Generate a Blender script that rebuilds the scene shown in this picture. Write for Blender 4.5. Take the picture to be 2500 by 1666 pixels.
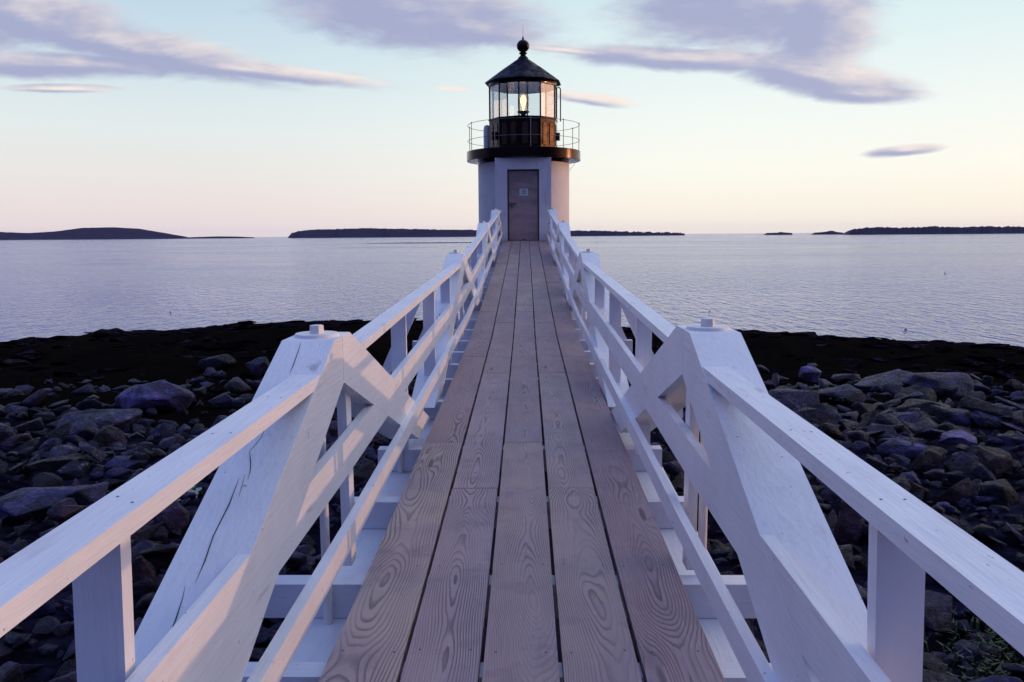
import bpy, bmesh, math, random
from mathutils import Vector, Matrix, noise, Euler
R = math.radians
random.seed(7)
for o in list(bpy.data.objects): bpy.data.objects.remove(o)
S = bpy.context.scene
C = S.collection
# ------------------------------------------------------------------ camera
CH = 5.6                      # camera height above the water
F = 28.0 / 36.0 * 2500.0      # focal length in photo pixels
CAMX = 0.021
PITCH, YAW, ROLL = math.atan(259 / F), math.atan(35 / F), 0.0075
fw = Vector((-math.sin(YAW) * math.cos(PITCH), math.cos(YAW) * math.cos(PITCH), -math.sin(PITCH)))
rt0 = fw.cross(Vector((0, 0, 1))).normalized()
up0 = rt0.cross(fw)
rt = rt0 * math.cos(ROLL) - up0 * math.sin(ROLL)
up = up0 * math.cos(ROLL) + rt0 * math.sin(ROLL)
cd = bpy.data.cameras.new('camera'); cam = bpy.data.objects.new('camera', cd); C.objects.link(cam)
cd.lens = 28.0; cd.sensor_width = 36.0; cd.clip_start = 0.05; cd.clip_end = 60000
M = Matrix((rt, up, -fw)).transposed().to_4x4(); M.translation = Vector((CAMX, 0, CH))
cam.matrix_world = M
S.camera = cam
CAMP = Vector((CAMX, 0, CH))

def ray(px, py):              # photo pixel (2500 x 1666) -> direction
    return (fw * F + rt * (px - 1250) - up * (py - 833)).normalized()

def hit(px, py, p, n):        # point of that ray on a plane
    d = ray(px, py); n = Vector(n)
    return CAMP + d * ((Vector(p) - CAMP).dot(n) / d.dot(n))

# ------------------------------------------------------------------ world
def srgb(r, g, b):
    f = lambda c: ((c / 255) / 12.92 if c / 255 <= .04045 else (((c / 255) + .055) / 1.055) ** 2.4)
    return (f(r), f(g), f(b), 1)

W = bpy.data.worlds.new('World'); S.world = W; W.use_nodes = True
nt = W.node_tree; nt.nodes.clear()

class NB:
    def __init__(s, tree): s.t = tree
    def n(s, typ, ins=None, **kw):
        nd = s.t.nodes.new(typ)
        for k, v in kw.items(): setattr(nd, k, v)
        for k, v in (ins or {}).items():
            if isinstance(v, bpy.types.NodeSocket): s.t.links.new(v, nd.inputs[k])
            else: nd.inputs[k].default_value = v
        return nd
    def m(s, op, a, b=0.0, c=None, clamp=False):
        ins = {0: a, 1: b}
        if c is not None: ins[2] = c
        return s.n('ShaderNodeMath', ins, operation=op, use_clamp=clamp).outputs[0]
    def ramp(s, fac, stops, interp='LINEAR'):
        nd = s.n('ShaderNodeValToRGB', {0: fac}); cr = nd.color_ramp; cr.interpolation = interp
        while len(cr.elements) > 1: cr.elements.remove(cr.elements[-1])
        cr.elements[0].position = stops[0][0]; cr.elements[0].color = stops[0][1]
        for p, c in stops[1:]:
            e = cr.elements.new(p); e.color = c
        return nd.outputs[0]
    def mix(s, f, a, b, blend='MIX'):
        nd = s.n('ShaderNodeMix', {0: f, 6: a, 7: b}, data_type='RGBA', blend_type=blend)
        return nd.outputs[2]
    def step(s, v, lo, hi, a=0.0, b=1.0, smooth=True):
        nd = s.n('ShaderNodeMapRange', {0: v, 1: lo, 2: hi, 3: a, 4: b})
        nd.interpolation_type = 'SMOOTHSTEP' if smooth else 'LINEAR'
        return nd.outputs[0]
g3 = lambda v: (v, v, v, 1)

SUN_AZ, SUN_EL = R(12.4), R(3.4)        # azimuth measured from +X towards +Y
sun_dir = Vector((math.cos(SUN_AZ) * math.cos(SUN_EL), math.sin(SUN_AZ) * math.cos(SUN_EL), math.sin(SUN_EL)))

# clouds: (centre x, y, radius x, radius y, tilt) measured on the photo, turned into directions
CLOUDS = [(60, 30, 290, 74, 12), (330, 118, 380, 46, 11), (620, 172, 330, 22, 7), (130, 158, 420, 32, 1), (-200, 60, 260, 90, 8),
          (150, 216, 130, 10, 1), (990, 22, 330, 90, 8), (1130, 62, 230, 44, 12), (1370, 122, 170, 9, 6), (1105, 217, 46, 6, 4),
          (1830, 20, 300, 105, 0), (2010, 60, 130, 120, 20), (1680, 145, 300, 28, 3), (2000, 185, 210, 48, 10), (2090, 228, 150, 26, 3),
          (1450, 243, 105, 15, 8), (2215, 366, 90, 13, -5), (1960, -190, 380, 160, 0), (900, -180, 420, 120, 6), (2900, 120, 260, 40, 4), (-500, 250, 240, 22, 0)]
grp = bpy.data.node_groups.new('cloud_density', 'ShaderNodeTree')
grp.interface.new_socket('uv', in_out='INPUT', socket_type='NodeSocketVector')
grp.interface.new_socket('density', in_out='OUTPUT', socket_type='NodeSocketFloat')
G = NB(grp); gi = G.n('NodeGroupInput'); go = G.n('NodeGroupOutput')
st = G.n('ShaderNodeVectorMath', {0: gi.outputs[0], 1: (7, 26, 1)}, operation='MULTIPLY').outputs[0]
nz = G.n('ShaderNodeTexNoise', {'Vector': st, 'Scale': 1.0, 'Detail': 5.0, 'Roughness': .58, 'Distortion': .5}).outputs[0]
st2 = G.n('ShaderNodeVectorMath', {0: gi.outputs[0], 1: (30, 75, 1)}, operation='MULTIPLY').outputs[0]
nz2 = G.n('ShaderNodeTexNoise', {'Vector': st2, 'Scale': 1.0, 'Detail': 4.0, 'Roughness': .6}).outputs[0]
acc = None
for (cx, cy, rx, ry, tl) in CLOUDS:
    d = ray(cx, cy); u, v = d.x / d.y, d.z / d.y
    mp = G.n('ShaderNodeMapping', {0: gi.outputs[0], 1: (u, v, 0), 2: (0, 0, R(-tl)), 3: (rx / F, ry / F, 1)}, vector_type='TEXTURE').outputs[0]
    ln = G.n('ShaderNodeVectorMath', {0: mp}, operation='LENGTH').outputs['Value']
    f = G.m('SUBTRACT', 1.0, ln)
    acc = f if acc is None else G.m('MAXIMUM', acc, f)
ns = G.m('MULTIPLY', G.m('SUBTRACT', nz, .46), .95)
ns = G.m('MULTIPLY_ADD', G.m('SUBTRACT', nz2, .5), .45, ns)
tot = G.m('ADD', acc, ns)
grp.links.new(tot, go.inputs[0])

B = NB(nt)
tc = B.n('ShaderNodeTexCoord').outputs['Generated']
sp = B.n('ShaderNodeSeparateXYZ', {0: tc}); dx, dy, dz = sp.outputs
el = B.m('MULTIPLY', B.m('ARCSINE', B.m('MAXIMUM', dz, -.02)), 180 / math.pi / 90)   # 0..1 = 0..90 degrees
E = lambda deg: deg / 90
left = B.ramp(el, [(0, srgb(236, 224, 228)), (E(1.6), srgb(238, 224, 224)), (E(4), srgb(235, 231, 228)), (E(7), srgb(228, 236, 236)), (E(10.5), srgb(212, 229, 236)),
                   (E(16), srgb(188, 212, 232)), (E(27), (.12, .26, .76, 1)), (1, (.36, .53, 1.02, 1))])
right = B.ramp(el, [(0, srgb(248, 237, 231)), (E(1.6), srgb(253, 245, 230)), (E(4.5), srgb(253, 252, 241)), (E(8), srgb(243, 250, 246)), (E(11.5), srgb(229, 244, 244)),
                    (E(16), srgb(212, 236, 242)), (E(23), (1.0, 1.03, 1.06, 1)), (E(36), (.85, .92, 1.08, 1)), (1, (.36, .53, 1.02, 1))])
back = B.ramp(el, [(0, (.02, .02, .05, 1)), (E(5), (.03, .03, .08, 1)), (E(12), (.13, .16, .42, 1)), (E(20), (.15, .19, .47, 1)), (E(45), (.18, .25, .60, 1)), (1, (.36, .53, 1.02, 1))])
fleft = B.ramp(el, [(0, (.46, .42, .58, 1)), (E(8), (.34, .38, .66, 1)), (E(25), (.24, .31, .66, 1)), (E(50), (.24, .33, .68, 1)), (1, (.36, .53, 1.02, 1))])
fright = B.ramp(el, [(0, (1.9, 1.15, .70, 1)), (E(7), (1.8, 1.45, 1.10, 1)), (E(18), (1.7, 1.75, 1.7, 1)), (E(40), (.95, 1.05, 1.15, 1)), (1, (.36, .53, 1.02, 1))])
hor = B.n('ShaderNodeVectorMath', {0: B.n('ShaderNodeCombineXYZ', {0: dx, 1: dy, 2: 0.0}).outputs[0]}, operation='NORMALIZE').outputs[0]
hs = B.n('ShaderNodeSeparateXYZ', {0: hor})
c1 = B.mix(B.step(hs.outputs[0], -.45, .25), left, right)
c1 = B.mix(B.step(hs.outputs[0], -.97, -.58), fleft, c1)
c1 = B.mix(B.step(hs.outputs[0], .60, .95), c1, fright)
c2 = B.mix(B.step(hs.outputs[1], -.42, .05), back, c1)
sd = B.n('ShaderNodeVectorMath', {0: tc, 1: tuple(sun_dir)}, operation='DOT_PRODUCT').outputs['Value']
glow = B.m('POWER', B.m('MAXIMUM', sd, 0.0), 12.0)
low = B.m('POWER', B.m('SUBTRACT', 1.0, B.m('MINIMUM', B.m('MAXIMUM', dz, 0.0), 1.0)), 5.0)
gl = B.m('MULTIPLY', glow, low)
c3 = B.mix(gl, c2, (3.6, .92, .07, 1))
# clouds in front of the gradient
iy = B.m('DIVIDE', 1.0, B.m('MAXIMUM', dy, .02))
uv = B.n('ShaderNodeCombineXYZ', {0: B.m('MULTIPLY', dx, iy), 1: B.m('MULTIPLY', dz, iy), 2: 0.0}).outputs[0]
def dens(off):
    v = B.n('ShaderNodeVectorMath', {0: uv, 1: off}, operation='ADD').outputs[0]
    nd = B.n('ShaderNodeGroup'); nd.node_tree = grp; nt.links.new(v, nd.inputs[0]); return nd.outputs[0]
d0, d1 = dens((0, 0, 0)), dens((.022, .007, 0))
lit = B.m('SUBTRACT', d0, d1)
big = B.n('ShaderNodeTexNoise', {'Vector': B.n('ShaderNodeVectorMath', {0: uv, 1: (9, 22, 1)}, operation='MULTIPLY').outputs[0], 'Scale': 1.0, 'Detail': 3.0}).outputs[0]
lf = B.m('ADD', B.m('MULTIPLY', lit, .65), B.m('MULTIPLY', B.m('SUBTRACT', big, .5), .9))
lf = B.m('ADD', lf, B.step(d0, .0, .8, .18, 0.0))
cc = B.mix(B.step(lf, -.05, .80), srgb(164, 169, 203), srgb(250, 236, 228))
ok = B.m('MULTIPLY', B.step(dy, .05, .3), B.step(dz, .0, .03))
alpha = B.m('MULTIPLY', B.m('MULTIPLY', B.step(d0, -.24, .40), .93), ok)
c4 = B.mix(alpha, c3, cc)
skyt = B.n('ShaderNodeTexSky'); skyt.sky_type = 'NISHITA'; skyt.sun_disc = False
skyt.sun_elevation = SUN_EL; skyt.sun_rotation = math.pi / 2 - SUN_AZ
nish = B.mix(.004, c4, skyt.outputs[0], 'ADD')
# under the horizon: dark sea colour
below = B.mix(B.step(dz, -.03, -.002), (.17, .22, .38, 1), nish)
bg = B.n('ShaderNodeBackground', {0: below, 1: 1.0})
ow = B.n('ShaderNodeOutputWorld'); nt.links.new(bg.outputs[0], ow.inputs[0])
W.cycles.sampling_method = 'MANUAL'; W.cycles.sample_map_resolution = 512

sl = bpy.data.lights.new('sun', 'SUN'); sl.energy = 1.05; sl.color = (1.0, .53, .26); sl.angle = R(.6)
so = bpy.data.objects.new('sun', sl); C.objects.link(so)
so.rotation_euler = sun_dir.to_track_quat('Z', 'Y').to_euler(); so.location = (30, 5, 20)
S.view_settings.view_transform = 'Standard'; S.view_settings.look = 'None'
S.view_settings.exposure = 0; S.view_settings.gamma = 1
S.cycles.max_bounces = 6; S.cycles.diffuse_bounces = 3; S.cycles.glossy_bounces = 3
S.cycles.transparent_max_bounces = 12; S.cycles.transmission_bounces = 6
S.cycles.use_denoising = True
S.cycles.caustics_reflective = False; S.cycles.caustics_refractive = False

# ------------------------------------------------------------------ materials
def mat(name, base=(.5, .5, .5), rough=.5, **kw):
    m = bpy.data.materials.new(name); m.use_nodes = True
    b = NB(m.node_tree); p = m.node_tree.nodes['Principled BSDF']
    p.inputs['Base Color'].default_value = (*base, 1); p.inputs['Roughness'].default_value = rough
    for k, v in kw.items(): p.inputs[k].default_value = v
    return m, b, p
def objco(b): return b.n('ShaderNodeTexCoord').outputs['Object']
def vmul(b, v, s): return b.n('ShaderNodeVectorMath', {0: v, 1: s}, operation='MULTIPLY').outputs[0]
def nz_(b, v, scale, detail=3.0, rough=.55, dist=0.0):
    return b.n('ShaderNodeTexNoise', {'Vector': v, 'Scale': scale, 'Detail': detail, 'Roughness': rough, 'Distortion': dist}).outputs[0]
def bump(b, p, h, strength, dist, prev=None):
    ins = {'Height': h, 'Strength': strength, 'Distance': dist}
    if prev is not None: ins['Normal'] = prev
    nd = b.n('ShaderNodeBump', ins); b.t.links.new(nd.outputs[0], p.inputs['Normal']); return nd.outputs[0]

def white_paint(name, grain, base=(.79, .80, .85)):
    m, b, p = mat(name, base, .42)
    g = b.n('ShaderNodeNewGeometry').outputs['Position']
    st = vmul(b, g, grain)
    n1 = nz_(b, st, 1.0, 4.0, .6); n2 = nz_(b, g, 3.2, 4.0, .6); n3 = nz_(b, vmul(b, g, (grain[0] * .25, grain[1] * .35, grain[2] * .25)), 1.0, 5.0, .7)
    c = b.mix(b.step(n2, .3, .75), (*[x * 1.0 for x in base], 1), (*[x * .90 for x in base], 1))
    stain = b.m('MULTIPLY', b.step(n3, .585, .74), .50)
    c = b.mix(stain, c, (.50, .45, .47, 1))
    sm = nz_(b, vmul(b, g, (grain[0] * .5, grain[1] * .9, grain[2] * .5)), 1.0, 3.0, .6); sm2 = nz_(b, g, 4.0, 2.0)
    c = b.mix(b.m('MULTIPLY', b.m('MULTIPLY', b.step(sm, .52, .70), b.step(sm2, .60, .72)), .75), c, (.36, .34, .40, 1))
    chip = b.step(nz_(b, g, 55, 2.0, .5), .735, .75)
    c = b.mix(b.m('MULTIPLY', chip, .7), c, (.20, .17, .18, 1))
    c = b.mix(b.m('MULTIPLY', b.step(n1, .52, .80), .28), c, (.56, .55, .60, 1))
    b.t.links.new(c, p.inputs['Base Color'])
    b.t.links.new(b.step(n1, .2, .8, .34, .55), p.inputs['Roughness'])
    nb = bump(b, p, n1, .6, .004); bump(b, p, n2, .3, .004, nb)
    return m
PAINT = white_paint('white_paint', (60, 5, 60))
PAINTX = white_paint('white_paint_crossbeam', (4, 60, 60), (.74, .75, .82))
PAINTV = white_paint('white_paint_upright', (60, 60, 4))
DARK = mat('crack_dark', (.02, .017, .02), .9)[0]
NAIL = mat('nail', (.03, .022, .02), .6)[0]
STEELW = white_paint('white_painted_steel', (20, 20, 20), (.78, .76, .74))

def deck_mat():
    m, b, p = mat('weathered_deck_wood', (.3, .25, .25), .62)
    co = objco(b); inf = b.n('ShaderNodeObjectInfo').outputs['Random']
    off = b.n('ShaderNodeCombineXYZ', {0: 0.0, 1: b.m('MULTIPLY', inf, 37.0), 2: b.m('MULTIPLY', inf, 11.0)}).outputs[0]
    v = b.n('ShaderNodeVectorMath', {0: co, 1: off}, operation='ADD').outputs[0]
    s = b.n('ShaderNodeSeparateXYZ', {0: co}); x = s.outputs[0]
    sv = b.n('ShaderNodeSeparateXYZ', {0: v}); y = sv.outputs[1]
    yy = b.n('ShaderNodeCombineXYZ', {0: 0.0, 1: y, 2: sv.outputs[2]}).outputs[0]
    d = b.m('ADD', b.m('MULTIPLY', b.m('SUBTRACT', nz_(b, yy, .75, 2.0, .5), .5), .34), b.m('MULTIPLY_ADD', b.m('FRACT', b.m('MULTIPLY', inf, 3.7)), .09, .035))          # pith distance wanders along the board
    wob = b.m('MULTIPLY', b.m('SUBTRACT', nz_(b, vmul(b, v, (5, .9, 1)), 1.0, 2.0, .5), .5), .075)
    fine = b.m('MULTIPLY', b.m('SUBTRACT', nz_(b, vmul(b, v, (24, 5, 1)), 1.0, 2.0, .6), .5), .008)
    cx = b.m('MULTIPLY', b.m('SUBTRACT', nz_(b, yy, .7, 1.0), .5), .16)
    xc = b.m('ADD', b.m('SUBTRACT', x, cx), b.m('MULTIPLY', b.m('SUBTRACT', inf, .5), .10))
    r = b.m('SQRT', b.m('ADD', b.m('MULTIPLY', b.m('MULTIPLY', xc, xc), 1.5), b.m('POWER', b.m('ABSOLUTE', b.m('ADD', d, wob)), 2.0)))
    r = b.m('ADD', r, fine)
    # knots push the rings aside
    vk = b.n('ShaderNodeTexVoronoi', {'Vector': vmul(b, v, (5.0, .8, .01)), 'Scale': 1.0, 'Randomness': 1.0}); kd = vk.outputs['Distance']
    kn = b.m('MULTIPLY', b.step(kd, .0, .34, 1.0, 0.0), .045)
    r = b.m('ADD', r, kn)
    ring = b.m('FRACT', b.m('ADD', b.m('MULTIPLY', r, b.m('MULTIPLY_ADD', b.m('FRACT', b.m('MULTIPLY', inf, 7.3)), 45.0, 68.0)), b.m('MULTIPLY', nz_(b, vmul(b, v, (3, 1, 1)), 1.0, 2.0), 3.0)))
    late = b.m('MULTIPLY', b.step(ring, .45, .88), b.step(ring, .93, 1.0, 1.0, 0.0))
    br = nz_(b, v, 2.0, 3.0); fib = nz_(b, vmul(b, v, (170, 5, 20)), 1.0, 3.0, .7)
    blot = nz_(b, v, 5.5, 4.0, .65)
    base = b.ramp(inf, [(0, (.28, .18, .195, 1)), (.22, (.43, .34, .28, 1)), (.42, (.25, .165, .19, 1)), (.62, (.37, .275, .30, 1)), (.8, (.29, .20, .20, 1)), (1, (.47, .365, .31, 1))])
    base = b.mix(b.step(br, .35, .68, 0, .7), base, (.27, .20, .25, 1))
    base = b.mix(b.m('MULTIPLY', b.step(fib, .3, .75), .5), base, (.44, .34, .34, 1))
    amp = b.step(nz_(b, vmul(b, v, (4, 1.1, 1)), 1.0, 2.0), .36, .64, .12, .85)
    base = b.mix(b.m('MULTIPLY', late, amp), base, (.085, .055, .07, 1))
    base = b.mix(b.m('MULTIPLY', b.step(kd, .05, .085, 1.0, 0.0), .8), base, (.07, .045, .05, 1))
    base = b.mix(b.m('MULTIPLY', b.step(blot, .50, .72), .55), base, (.19, .14, .17, 1))
    sc = b.step(nz_(b, vmul(b, v, (60, 90, 1)), 1.0, 2.0), .77, .80)
    base = b.mix(b.m('MULTIPLY', sc, .7), base, (.7, .68, .7, 1))
    b.t.links.new(base, p.inputs['Base Color'])
    nb = bump(b, p, b.m('ADD', b.m('MULTIPLY', late, .8), b.m('MULTIPLY', fib, .5)), .55, .0016)
    bump(b, p, blot, .3, .004, nb)
    return m
DECK = deck_mat()

def rock_mat(name, cols, dark=1.0, veins=.25):
    m, b, p = mat(name, (.1, .1, .1), .55)
    g = b.n('ShaderNodeNewGeometry').outputs['Position']; co = objco(b); inf = b.n('ShaderNodeObjectInfo').outputs['Random']
    isl = b.n('ShaderNodeNewGeometry').outputs['Random Per Island']
    rv = b.m('FRACT', b.m('ADD', inf, isl))
    c = b.ramp(rv, [(i / (len(cols)), (cc_[0] * .86, cc_[1] * .70, cc_[2] * 1.45, 1)) for i, cc_ in enumerate(cols)], 'CONSTANT')
    n1 = nz_(b, g, 2.3, 6.0, .65, .4); n2 = nz_(b, vmul(b, g, (3, 3, 9)), 1.6, 6.0, .7, .8); n3 = nz_(b, g, 17, 5.0, .7)
    c = b.mix(b.step(n1, .40, .66), b.mix(.84, c, (.007, .006, .010, 1)), c)
    c = b.mix(b.m('MULTIPLY', b.step(n3, .4, .72), .40), c, (.02, .017, .024, 1))
    c = b.mix(b.m('MULTIPLY', b.step(n2, .57, .66), veins), c, (.30, .29, .36, 1))
    c = b.mix(b.m('MULTIPLY', b.step(nz_(b, g, 1.3, 3.0), .58, .72), .5), c, (.040, .014, .016, 1))
    b.t.links.new(c, p.inputs['Base Color'])
    b.t.links.new(b.step(n3, .3, .7, .38, .8), p.inputs['Roughness']); p.inputs['Specular IOR Level'].default_value = .30
    nb = bump(b, p, n2, 1.0, .20); bump(b, p, n3, 1.0, .035, nb)
    return m
COLS = [(.060, .060, .115), (.085, .070, .11), (.036, .033, .058), (.055, .033, .038), (.105, .10, .15), (.022, .019, .033), (.048, .046, .10), (.11, .082, .095), (.030, .026, .042)]
ROCK = rock_mat('shore_rock', COLS)
ROCKP = rock_mat('pale_shore_rock', [(.27, .26, .36)], 1.0, .15)
ROCKT = rock_mat('tan_shore_rock', [(.17, .115, .11)], 1.0, .2)
ROCKV = rock_mat('white_veined_rock', [(.09, .09, .13)], 1.0, .85)
ROCKB = rock_mat('brown_split_rock', [(.055, .03, .035)], 1.0, .1)
ROCKBL = rock_mat('blue_slab_rock', [(.085, .09, .16)], 1.0, .05)

def terrain_mat():
    m, b, p = mat('ledge_rock', (.05, .05, .06), .6)
    g = b.n('ShaderNodeNewGeometry').outputs['Position']; s = b.n('ShaderNodeSeparateXYZ', {0: g})
    n1 = nz_(b, vmul(b, g, (.5, 1.6, 3)), 1.2, 7.0, .68, .9); n2 = nz_(b, g, 6, 6.0, .7); n0 = nz_(b, g, .22, 3.0)
    vor = b.n('ShaderNodeTexVoronoi', {'Vector': g, 'Scale': 2.6}).outputs['Distance']
    c = b.mix(b.step(n1, .35, .72), (.004, .003, .007, 1), (.034, .029, .060, 1))
    c = b.mix(b.m('MULTIPLY', b.step(n2, .5, .75), .5), c, (.022, .012, .016, 1))
    weed = b.step(b.m('ADD', s.outputs[1], b.m('MULTIPLY', b.m('SUBTRACT', n0, .5), 9.0)), 13.5, 18.0)
    weed = b.m('MULTIPLY', weed, b.step(b.m('ADD', s.outputs[1], b.m('MULTIPLY', n1, 3.0)), 33.5, 35.5, 1.0, .55))
    c = b.mix(weed, c, b.mix(n2, (.0035, .0028, .003, 1), (.010, .008, .006, 1)))
    b.t.links.new(c, p.inputs['Base Color'])
    b.t.links.new(b.step(weed, 0, 1, .6, .85), p.inputs['Roughness'])
    p.inputs['Specular IOR Level'].default_value = .0
    nb = bump(b, p, n1, .9, .16); bump(b, p, n2, .7, .05, nb)
    return m
LEDGE = terrain_mat()

def water_mat():
    m, b, p = mat('sea_water', (.0, .065, .36), .06, IOR=2.7)
    g = b.n('ShaderNodeNewGeometry').outputs['Position']
    w1 = nz_(b, vmul(b, g, (1.5, .42, 1)), 1.0, 3.0, .60, .3)
    w2 = nz_(b, vmul(b, g, (.10, .14, 1)), 1.0, 3.0, .6, .4)
    w3 = nz_(b, vmul(b, g, (.004, .014, 1)), 1.0, 3.0, .6, .4)
    nb = bump(b, p, w2, .5, 1.0)
    st = b.n('ShaderNodeBump', {'Height': w1, 'Strength': b.step(w3, .38, .66, .65, 1.0), 'Distance': 2.0, 'Normal': nb})
    b.t.links.new(st.outputs[0], p.inputs['Normal'])
    b.t.links.new(b.step(w3, .3, .7, .06, .18), p.inputs['Roughness'])
    return m
WATER = water_mat()

# ------------------------------------------------------------------ helpers
def tag(o, label, cat, group=None):
    o['label'] = label; o['category'] = cat
    if group: o['group'] = group
    return o
def empty(name, loc, label, cat, group=None):
    o = bpy.data.objects.new(name, None); o.empty_display_size = .3; C.objects.link(o); o.location = loc
    return tag(o, label, cat, group)
def link(name, me, parent=None, loc=None):
    o = bpy.data.objects.new(name, me); C.objects.link(o)
    if loc is not None: o.location = loc
    if parent is not None:
        o.parent = parent
        pl = Vector((0, 0, 0)); q = parent
        while q is not None: pl += Vector(q.location); q = q.parent
        o.location = Vector(o.location) - pl
    return o
LHMAP = False
def bm_obj(name, bm, mats, parent=None, origin=(0, 0, 0), bevel=0.0, seg=1, smooth=False):
    if LHMAP:
        for v in bm.verts:
            h = v.co.z - CH; q = h * 1944 / 24.75
            v.co.z = CH + (q * 25.06 / (1977 + .133 * q) if h > 0 else h)
            v.co.x = LX + (v.co.x - LX) * .985; v.co.y = LY + (v.co.y - LY) * .985
    if bevel > 0:
        es = [e for e in bm.edges if len(e.link_faces) == 2 and e.calc_face_angle(0) > .5]
        bmesh.ops.bevel(bm, geom=es, offset=bevel, segments=seg, profile=.5, affect='EDGES', clamp_overlap=True)
    bmesh.ops.recalc_face_normals(bm, faces=bm.faces)
    bmesh.ops.translate(bm, verts=bm.verts, vec=-Vector(origin))
    me = bpy.data.meshes.new(name); bm.to_mesh(me); bm.free()
    for m in (mats if isinstance(mats, (list, tuple)) else [mats]): me.materials.append(m)
    if smooth:
        for f in me.polygons: f.use_smooth = True
    me.set_sharp_from_angle(angle=R(35))
    return link(name, me, parent, Vector(origin))
def prism(bm, pts, off):                       # polygon (3-D points) extruded by a vector
    off = Vector(off)
    a = [bm.verts.new(Vector(p)) for p in pts]; c = [bm.verts.new(Vector(p) + off) for p in pts]
    bm.faces.new(a); bm.faces.new(c[::-1])
    for i in range(len(a)):
        j = (i + 1) % len(a); bm.faces.new((a[j], a[i], c[i], c[j]))
def box(bm, x0, x1, y0, y1, z0, z1, lean=(0, 0)):
    lx, ly = lean
    vs = [bm.verts.new((x + (lx if z == z1 else 0), y + (ly if z == z1 else 0), z)) for z in (z0, z1) for x, y in ((x0, y0), (x1, y0), (x1, y1), (x0, y1))]
    for f in ((0, 3, 2, 1), (4, 5, 6, 7), (0, 1, 5, 4), (1, 2, 6, 5), (2, 3, 7, 6), (3, 0, 4, 7)): bm.faces.new([vs[i] for i in f])
def cyl(bm, p0, p1, r0, r1=None, n=16):
    r1 = r0 if r1 is None else r1
    p0, p1 = Vector(p0), Vector(p1); d = (p1 - p0); q = d.to_track_quat('Z', 'Y').to_matrix()
    A = [bm.verts.new(p0 + q @ Vector((r0 * math.cos(t), r0 * math.sin(t), 0))) for t in [2 * math.pi * i / n for i in range(n)]]
    D = [bm.verts.new(p1 + q @ Vector((r1 * math.cos(t), r1 * math.sin(t), 0))) for t in [2 * math.pi * i / n for i in range(n)]]
    bm.faces.new(A[::-1]); bm.faces.new(D)
    for i in range(n):
        j = (i + 1) % n; f = bm.faces.new((A[i], A[j], D[j], D[i])); f.smooth = n > 8
def lathe(bm, c, prof, n=48, a0=0.0, smooth=True):
    rings = [[bm.verts.new((c[0] + r * math.sin(a0 + 2 * math.pi * i / n), c[1] - r * math.cos(a0 + 2 * math.pi * i / n), c[2] + z)) for i in range(n)] for r, z in prof]
    for k in range(len(rings) - 1):
        for i in range(n):
            j = (i + 1) % n; f = bm.faces.new((rings[k][i], rings[k][j], rings[k + 1][j], rings[k + 1][i])); f.smooth = smooth
    bm.faces.new(rings[0][::-1]); bm.faces.new(rings[-1])

# ------------------------------------------------------------------ footbridge
def hd(Y):                                       # deck surface below the camera
    if Y < 3: return 1.352 - .012 * (Y - 3)
    if Y < 9.15: return 1.352 - .028 * (Y - 3)
    return 1.180 - .0707 * (Y - 9.15)
def zd(Y): return CH - hd(Y)
Y0, Y1 = -2.2, 23.47
bridge = empty('footbridge', (0, 10, zd(10) - .3), 'long white-railed wooden footbridge with grey plank deck leading to the lighthouse door', 'footbridge')
def ys(a, b, step=.75):
    n = max(1, int(math.ceil((b - a) / step))); o = [a + (b - a) * i / n for i in range(n + 1)]
    for k in (3.0, 9.15):
        if a < k < b and min(abs(k - y) for y in o) > .02: o.append(k)
    return sorted(o)
def strip(bm, x0, x1, a, b, top, th, skew=0.0):   # follows the deck line at height 'top' above it
    Y = ys(a, b); rings = []
    for y in Y:
        z = zd(y) + top
        rings.append([bm.verts.new(v) for v in ((x0, y, z - th), (x1, y, z - th), (x1, y, z + skew), (x0, y, z))])
    for A, D in zip(rings, rings[1:]):
        for i in range(4):
            j = (i + 1) % 4; bm.faces.new((A[i], A[j], D[j], D[i]))
    bm.faces.new(rings[0][::-1]); bm.faces.new(rings[-1])

XB = [-.07 + d for d in ()]
TR = [3.0, 9.14, 15.2, 21.2]
BEAMS = sorted([-1.2, -.2, .75, 1.6, 2.42] + [3.08 + k for k in (0, .92, 1.84)] + [t + k for t in TR[1:] for k in (-2.1, -1.4, -.7, .04, .72, 1.42)])
BEAMS = [b for b in BEAMS if b < 23.2]
bw, gap = .2385, .0145
for col in range(5):
    x0 = -.625 + col * (bw + gap)
    first = 4.06 if col in (1, 3) else 4.90
    js = [Y0] + [y for y in [first - 6.08, first - 3.04] + [first + 3.04 * i for i in range(8)] if Y0 + .3 < y < Y1 - .4] + [Y1]
    for a, b in zip(js, js[1:]):
        bm = bmesh.new()
        w = random.uniform(-.0015, .0015); dz_ = random.uniform(-.0015, .0015)
        strip(bm, x0 + w, x0 + bw + w, a + .004, b - .004, dz_, .038)
        o_ = (x0 + bw / 2, a, zd(a))
        es = [e for e in bm.edges if len(e.link_faces) == 2 and e.calc_face_angle(0) > .5]
        bmesh.ops.bevel(bm, geom=es, offset=.003, segments=2, profile=.5, affect='EDGES')
        for by in BEAMS:                          # nail heads
            if a + .04 < by + .045 < b - .02 and by < 13:
                for nx in (.035, bw - .04):
                    cx, cy = x0 + nx + random.uniform(-.008, .008), by + .045 + random.uniform(-.012, .012)
                    vs = [bm.verts.new((cx + .0042 * math.cos(t), cy + .0042 * math.sin(t), zd(cy) + dz_ + .0008)) for t in [k * math.pi / 4 for k in range(8)]]
                    f = bm.faces.new(vs); f.material_index = 1
        bm_obj('deck_board', bm, [DECK, NAIL], bridge, o_)
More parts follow.
